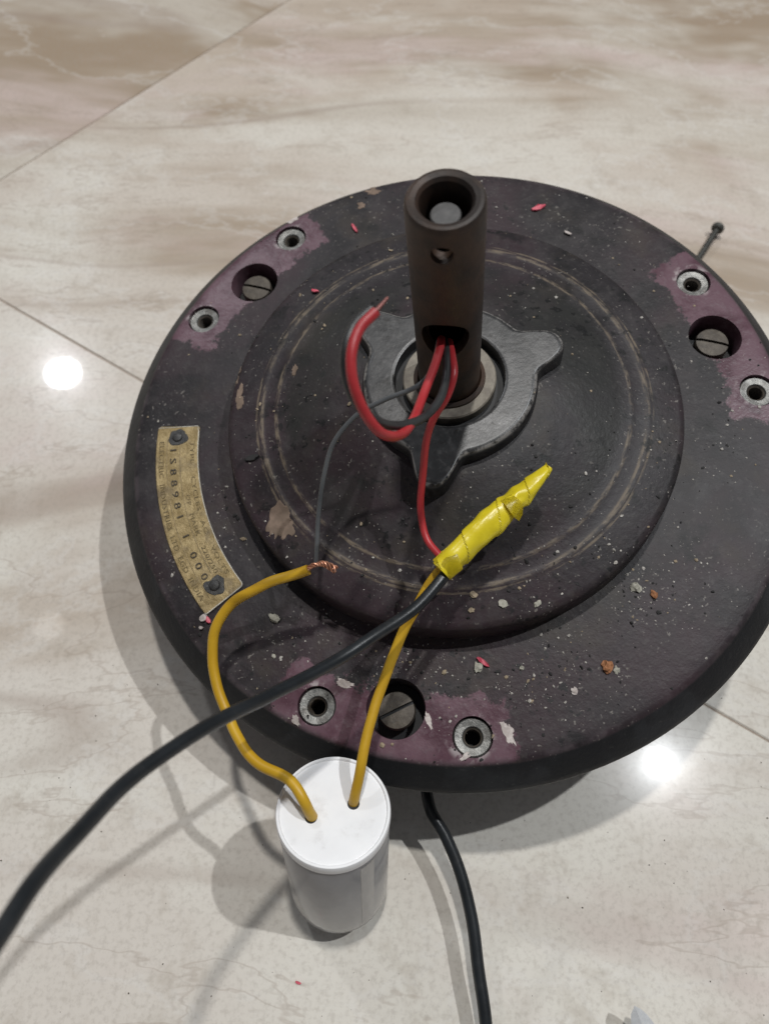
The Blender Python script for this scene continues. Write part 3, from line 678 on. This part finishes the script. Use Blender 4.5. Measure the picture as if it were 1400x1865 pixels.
# ---------------------------------------------------------------- lower cable from under the motor
fc = [[.035, .120, .0040], [.026, .080, .0085], [.0200, .054, .0165]] + FLOOR_CABLE[1:] + [[.044, -.06, .0045], [.05, -.12, .0023], [.08, -.25, .0023]]
thing(obj("supply_cable", tube(fc, .00205, 18, 10, wob=.00012, seed=9), 'black_cable'), "black cable coming out from under the motor and running along the floor to the bottom", "cable")

# ---------------------------------------------------------------- blade tip at the lower right, bolt behind
bm = bmesh.new(); ctrl = [(0, 0), (.0016, .0018), (.0040, .0030), (.0080, .0042), (.014, .0050), (.024, .0053), (.042, .0052)]
bl = Matrix.Translation((.0882, -.0166, .0130)) @ Matrix.Rotation(R(-63), 4, 'Z') @ Matrix.Rotation(R(13), 4, 'Y')
rows = []
for x, w in ctrl:
    rows.append([(x, -w, 0), (x, 0, .0011), (x, w, 0), (x, 0, -.0006)])
vr = [[bm.verts.new(p) for p in r] for r in rows[1:]]; tip = bm.verts.new((0, .0004, 0))
for i in range(4): bm.faces.new((tip, vr[0][(i + 1) % 4], vr[0][i]))
for A, B in zip(vr, vr[1:]):
    for i in range(4): bm.faces.new((A[i], A[(i + 1) % 4], B[(i + 1) % 4], B[i]))
bm.faces.new(vr[-1])
blade = empty("pointed_blade", bl); thing(blade, "bright steel leaf shaped blade tip at the lower right edge", "blade")
obj("blade_steel", bm, 'steel_bright', blade, angle=20)
obj("handle", tube([(.040, 0, 0), (.052, 0, 0), (.075, 0, .0004), (.100, 0, 0)], .0068, 20, 6, rfun=lambda t: .75 + .35 * math.sin(math.pi * min(1, t * 1.05))), 'black_cable', blade)

b0 = Vector((.1748, .3522, .0050)); b1 = Vector((.1600, .3270, .0022)); ax_ = (b1 - b0).normalized()
bq = Matrix.Translation(b0) @ Vector((0, 0, 1)).rotation_difference(ax_).to_matrix().to_4x4()
bolt = empty("loose_bolt", bq); thing(bolt, "small dark round headed bolt on the floor behind the motor rim", "bolt")
obj("bolt_head", lathe([(0, -.0016), (.0024, -.0013), (.0034, .0), (.0034, .0016), (.0028, .0024), (0, .0024)], 28, False), 'bolt', bolt)
pr = [(0, .002)]
for k in range(34): pr += [(.00155, .002 + k * .0008), (.00135, .0024 + k * .0008)]
obj("shank", lathe(pr + [(0, .0295)], 18, False), 'bolt', bolt)

# ---------------------------------------------------------------- crumbs and scraps, one by one
def rest(name, bm, mat, label, cat, group, angle=40):
    o = obj(name, bm, mat, None, angle, smooth=False); o.matrix_world = MW; return thing(o, label, cat, group)
def crumb(x, y, s, mat, label, name="cement_crumb", cat="crumb", flat=.6, sub=2):
    bm = bmesh.new(); blob(bm, (x, y, ztop(x, y) + s * flat * .45), s, flat, x * 900 + y * 77, sub, jag=.7); return rest(name, bm, mat, label, cat, "crumbs on the motor")
crumb(-.0748, -.0550, .0021, 'cement', "largest grey cement crumb, right of the brass plate's lower end")
crumb(-.0773, -.0672, .0008, 'cement', "tiny cement crumb below the largest crumb near the black cable")
crumb(-.0138, -.0867, .0014, 'cement', "grey crumb beside the pink scrap below the raised cover")
crumb(.0421, -.0739, .0016, 'cement', "pale crumb at the foot of the cover on the lower right")
crumb(.0471, -.0776, .0012, 'rust_crumb', "small tan crumb just right of the pale crumb at the cover's foot", "rust_crumb")
crumb(.0253, -.0962, .0017, 'rust_crumb', "orange brown rusty crumb on the lower right of the flange", "rust_crumb")
crumb(.0278, -.0977, .0014, 'cement', "square pale crumb touching the rusty crumb", flat=.4)
crumb(.0132, -.1007, .0013, 'white_chip', "white crumb alone on the flange between the rusty crumb and lower blade mount", "paint_crumb", flat=.35)
crumb(-.0004, -.0902, .0009, 'cement', "small grey crumb right of the pink scrap below the cover")
crumb(-.0100, -.0671, .0012, 'grit_tan', "left of the two brown crumbs nearest the lower rim of the cover", "brown_crumb", flat=.3)
crumb(-.0021, -.0718, .0013, 'cement', "round greenish grey crumb on the lower cover rim", flat=.35)
crumb(.0082, -.0744, .0009, 'cement', "small grey crumb rightmost on the lower cover rim", flat=.4)
crumb(-.0119, -.0715, .0010, 'grit_tan', "lower brown crumb at the very edge of the raised cover", "brown_crumb", flat=.35)
def scrap(x, y, w, h, rot, mat, label, name="pink_scrap", cat="scrap", th=.0005):
    bm = bmesh.new(); flake(bm, ragged(x, y, w, h, R(rot), 9, .25), th, lambda a, b: ztop(a, b) + .0002 + .0006 * abs(math.sin((a + b) * 900))); return rest(name, bm, mat, label, cat, "scraps on the motor")
scrap(.0586, .0849, .0062, .0028, 10, 'pink', "pink scrap on the far flange right of the tube")
scrap(-.0148, .0973, .0014, .0052, 15, 'pink', "thin pink sliver on the far flange left of the tube")
scrap(-.0360, .0595, .0030, .0018, -40, 'pink', "pink scrap on the cover beside the far left screw")
scrap(-.0118, -.0855, .0014, .0048, 35, 'pink', "curled pink scrap on the flange below the cover")
scrap(-.0970, -.0497, .0016, .0030, 30, 'pink', "pink scrap touching the white flake under the brass plate")
scrap(-.0986, -.0487, .0032, .0026, 30, 'white_chip', "white flake just under the lower end of the brass plate", "white_flake", "flake")
scrap(-.0996, -.0519, .0015, .0014, 0, 'white_chip', "tiny white flake below the white flake under the brass plate", "white_flake", "flake")
scrap(.0655, .0690, .0040, .0012, -50, 'white_chip', "thin pale flake on the far right of the flange", "white_flake", "flake", .0003)
scrap(-.0700, -.0020, .0050, .0022, 0, 'grit_dark', "dark grease smear piece on the left of the cover", "grease_lump", "grease", .0003)

# uncountable grit: one mass per colour
def grit(name, mat, n, sizes, label, weight):
    bm = bmesh.new(); k = 0
    while k < n:
        a = random.uniform(0, 2 * math.pi); r = math.sqrt(random.random()) * .1165; x, y = r * math.cos(a), r * math.sin(a)
        if r < .030 and random.random() < .6: continue
        if abs(r - .0785) < .0012 or random.random() > weight(x, y, r): continue
        if any((polar(.1021, g_) - Vector((x, y, 0))).length < .0095 for g_ in GA): continue
        z = .0421 if r < .0282 and r > .0185 else (ztop(x, y) if r > .03 else None)
        if z is None: continue
        s = random.choice(sizes) * random.uniform(.6, 1.3)
        blob(bm, (x, y, z + s * .25), s, random.uniform(.35, .8), k * .37, 1, jag=.8); k += 1
    o = obj(name, bm, mat, None, smooth=False, recalc=False); o.matrix_world = MW
    o['kind'] = 'stuff'; o['label'] = label; o['category'] = 'grit'
def wt(x, y, r):
    low = max(0.0, min(1.0, (.05 - y) / .13))
    foot = math.exp(-((r - .086) / .010) ** 2)
    cl = .45 + 1.9 * mnoise.noise(Vector((x * 45, y * 45, 1)))
    return max(.012, min(1, (.06 + .9 * low * low * (.25 + foot)) * max(.06, cl)))
grit("pale_grit", 'grit_pale', 1300, (.00008, .00009, .0001, .0001, .00011, .00011, .00013, .00016, .00016, .0002, .00022, .0003, .0005), "pale sandy grit sprinkled over the motor top", wt)
grit("tan_grit", 'grit_tan', 150, (.0002, .0003, .0005, .0007), "brown crumbs and dust sprinkled over the motor top", lambda x, y, r: max(.05, wt(x, y, r) * (1.6 if x < 0 and y > 0 else .8)))
grit("dark_grit", 'grit_dark', 380, (.00022, .0003, .0004, .0006), "black dust specks sprinkled over the motor top", wt)
bm = bmesh.new()
for k in range(120):
    x, y = random.uniform(-.14, .15), random.uniform(-.03, .09) if random.random() < .8 else random.uniform(-.03, .3)
    s = random.choice((.00012, .00016, .0002, .0003)) * random.uniform(.7, 1.3); blob(bm, (x, y, s * .3), s, .5, k, 1, jag=.8)
fg = obj("floor_grit", bm, 'floor_dirt', None, smooth=False, recalc=False); fg['kind'] = 'stuff'; fg['label'] = "scattered dark dirt specks on the marble floor"; fg['category'] = 'grit'
bm = bmesh.new(); flake(bm, ragged(-.0190, -.0165, .0022, .0009, R(-10), 8, .3), .0003, lambda x, y: .0002)
thing(obj("pink_scrap", bm, 'pink', smooth=False), "pink paper scrap on the floor at the bottom edge", "scrap", "scraps on the floor")
bpy.context.view_layer.update()
